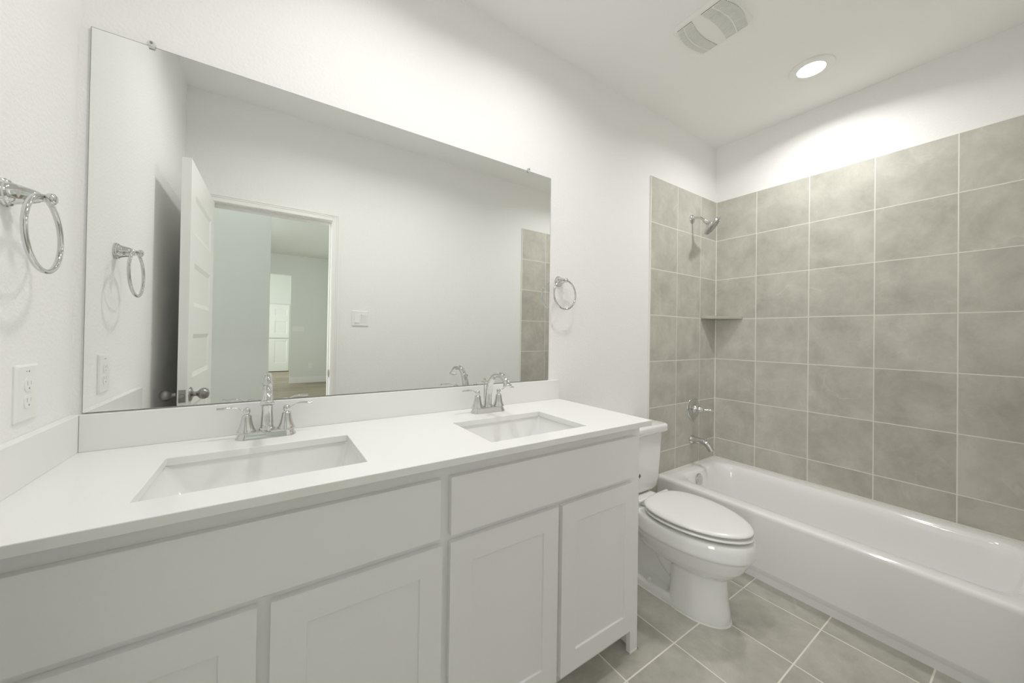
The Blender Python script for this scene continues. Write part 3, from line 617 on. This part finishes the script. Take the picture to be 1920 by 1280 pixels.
bm = bmesh.new(); lathe(bm, [(0.064, 0.0645), (0.064, 0.067), (0.03, 0.068), (0.028, 0.071), (0.002, 0.071)], 40, axis_m(p_, n_))
mt = axis_m(p_, n_)
for ring, cnt in ((0.038, 14), (0.048, 20), (0.057, 26)):
    for k in range(cnt):
        a = 2*PI*k/cnt; lathe(bm, [(0.0022, 0.066), (0.0016, 0.0705)], 8, mt @ Matrix.Translation((ring*math.cos(a), ring*math.sin(a), 0)))
obj('nozzle_plate', bm, M_NOZ, hd)

bm = bmesh.new(); cx, cy = L-TT, -TT
pts = [(cx, cy), (3.108, cy), (3.112, cy-0.018), (cx-0.018, -0.200), (cx, -0.203)]
loft(bm, [[(x, y, 1.411) for x, y in pts], [(x, y, 1.433) for x, y in pts]])
shelf = obj('corner_shelf', bm, M_TSH, bevel=0.002); tag(shelf, 'grey stone corner shelf in the tiled tub alcove', 'shelf')

# ------------------------------------------------------------------ ceiling fixtures
cl = thing('recessed_light', 'lit round recessed ceiling light above the bathtub', 'ceiling light', (2.878, -0.722, H))
bm = bmesh.new(); lathe(bm, [(0.100, 0.0), (0.101, -0.003), (0.098, -0.005), (0.090, -0.0062), (0.070, -0.0065), (0.0615, -0.0065)], 64)
bmesh.ops.delete(bm, geom=[f for f in bm.faces if len(f.verts) > 4], context='FACES_ONLY')
autosmooth(obj('trim_ring', bm, M_VENT, cl), 50)
bm = bmesh.new(); lathe(bm, [(0.0615, -0.0064), (0.061, -0.0068), (0.03, -0.0070), (0.001, -0.0070)], 48); obj('lens', bm, M_LAMP, cl)
area('recessed_light_glow', (2.878, -0.722, H-0.009), 0.13, LENS_TUB, WARM, spread=SPREAD)
for cx, lab in ((0.68, 'lit round recessed ceiling light over the left end of the vanity, above the picture'), (1.38, 'lit round recessed ceiling light over the right end of the vanity, above the picture')):
    area('recessed_light_glow', (cx, -0.62, H-0.009), 0.13, LENS_VANITY, WARM, spread=SPREAD)
    c2 = thing('recessed_light', lab, 'ceiling light', (cx, -0.62, H))
    for ch in list(cl.children):
        c = ch.copy(); C.objects.link(c); c.parent = c2

vt = thing('exhaust_fan', 'white louvred exhaust fan grille on the ceiling above the toilet', 'exhaust fan', (2.155, -0.565, H))
def bulge(hx, hy, e, z, n=10):
    """rounded rectangle whose short ends bow outwards"""
    P = rrect(-hx, hx, -hy, hy, 0.03, z, n)
    return [(x, y + (e*(1-(x/hx)**2) if y > 0 else -e*(1-(x/hx)**2)) if abs(y) > hy*0.6 else y, z) for x, y, z in P]
bm = bmesh.new()
def shf(P): return [(x, y+0.006, z) for x, y, z in P]
loft(bm, [shf(bulge(0.136, 0.122, 0.018, 0.0)), shf(bulge(0.136, 0.122, 0.018, -0.005)), shf(bulge(0.131, 0.119, 0.018, -0.013)), shf(bulge(0.124, 0.114, 0.018, -0.0175)), shf(bulge(0.119, 0.110, 0.018, -0.0185))], cap1=True)
autosmooth(obj('grille_cover', bm, M_VENT, vt), 30)
def band(bm, y_lo, y_hi, mat_h=0.0):
    """slats along y between two curves of x"""
    n = 30
    for k in range(n):
        x = -0.117 + 0.234*(k+0.5)/n; a, b_ = y_lo(x), y_hi(x)
        if b_-a > 0.004: box(bm, x-0.0024, x+0.0024, a, b_, -0.0225, -0.0195)
def backing(bm, y_lo, y_hi):
    xs = [-0.117+0.234*k/20 for k in range(21)]
    for a, b_ in zip(xs[:-1], xs[1:]):
        bm.faces.new([bm.verts.new(p) for p in ((a, y_lo(a), -0.0188), (b_, y_lo(b_), -0.0188), (b_, y_hi(b_), -0.0188), (a, y_hi(a), -0.0188))])
S_ = lambda x: math.sin(PI*min(1, max(0, (x+0.117)/0.234)))
near0 = lambda x: 0.108+0.022*S_(x); mid_hi = lambda x: 0.038+0.016*S_(x); mid_lo = lambda x: -0.004-0.012*S_(x)
far_end = lambda x: -0.098-0.022*S_(x); rib = lambda x: 0.078+0.022*S_(x); far_sp = lambda x: -0.053-0.017*S_(x)
bk = bmesh.new()
for lo, hi in ((mid_hi, near0), (far_end, mid_lo)): backing(bk, lo, hi)
obj('shadow_gap', bk, M_DARK, vt)
for lo, hi in ((mid_hi, near0), (far_end, mid_lo)):
    bm = bmesh.new(); band(bm, lo, hi); obj('louvres', bm, M_VENT, vt)
for fn in (rib, far_sp):
    bm = bmesh.new(); xs = [-0.117+0.234*k/24 for k in range(25)]
    tube(bm, [(x, fn(x), -0.0220) for x in xs], [0.0026]*25, 8, sub=1, flat=1.0)
    obj('rib', bm, M_VENT, vt, True)
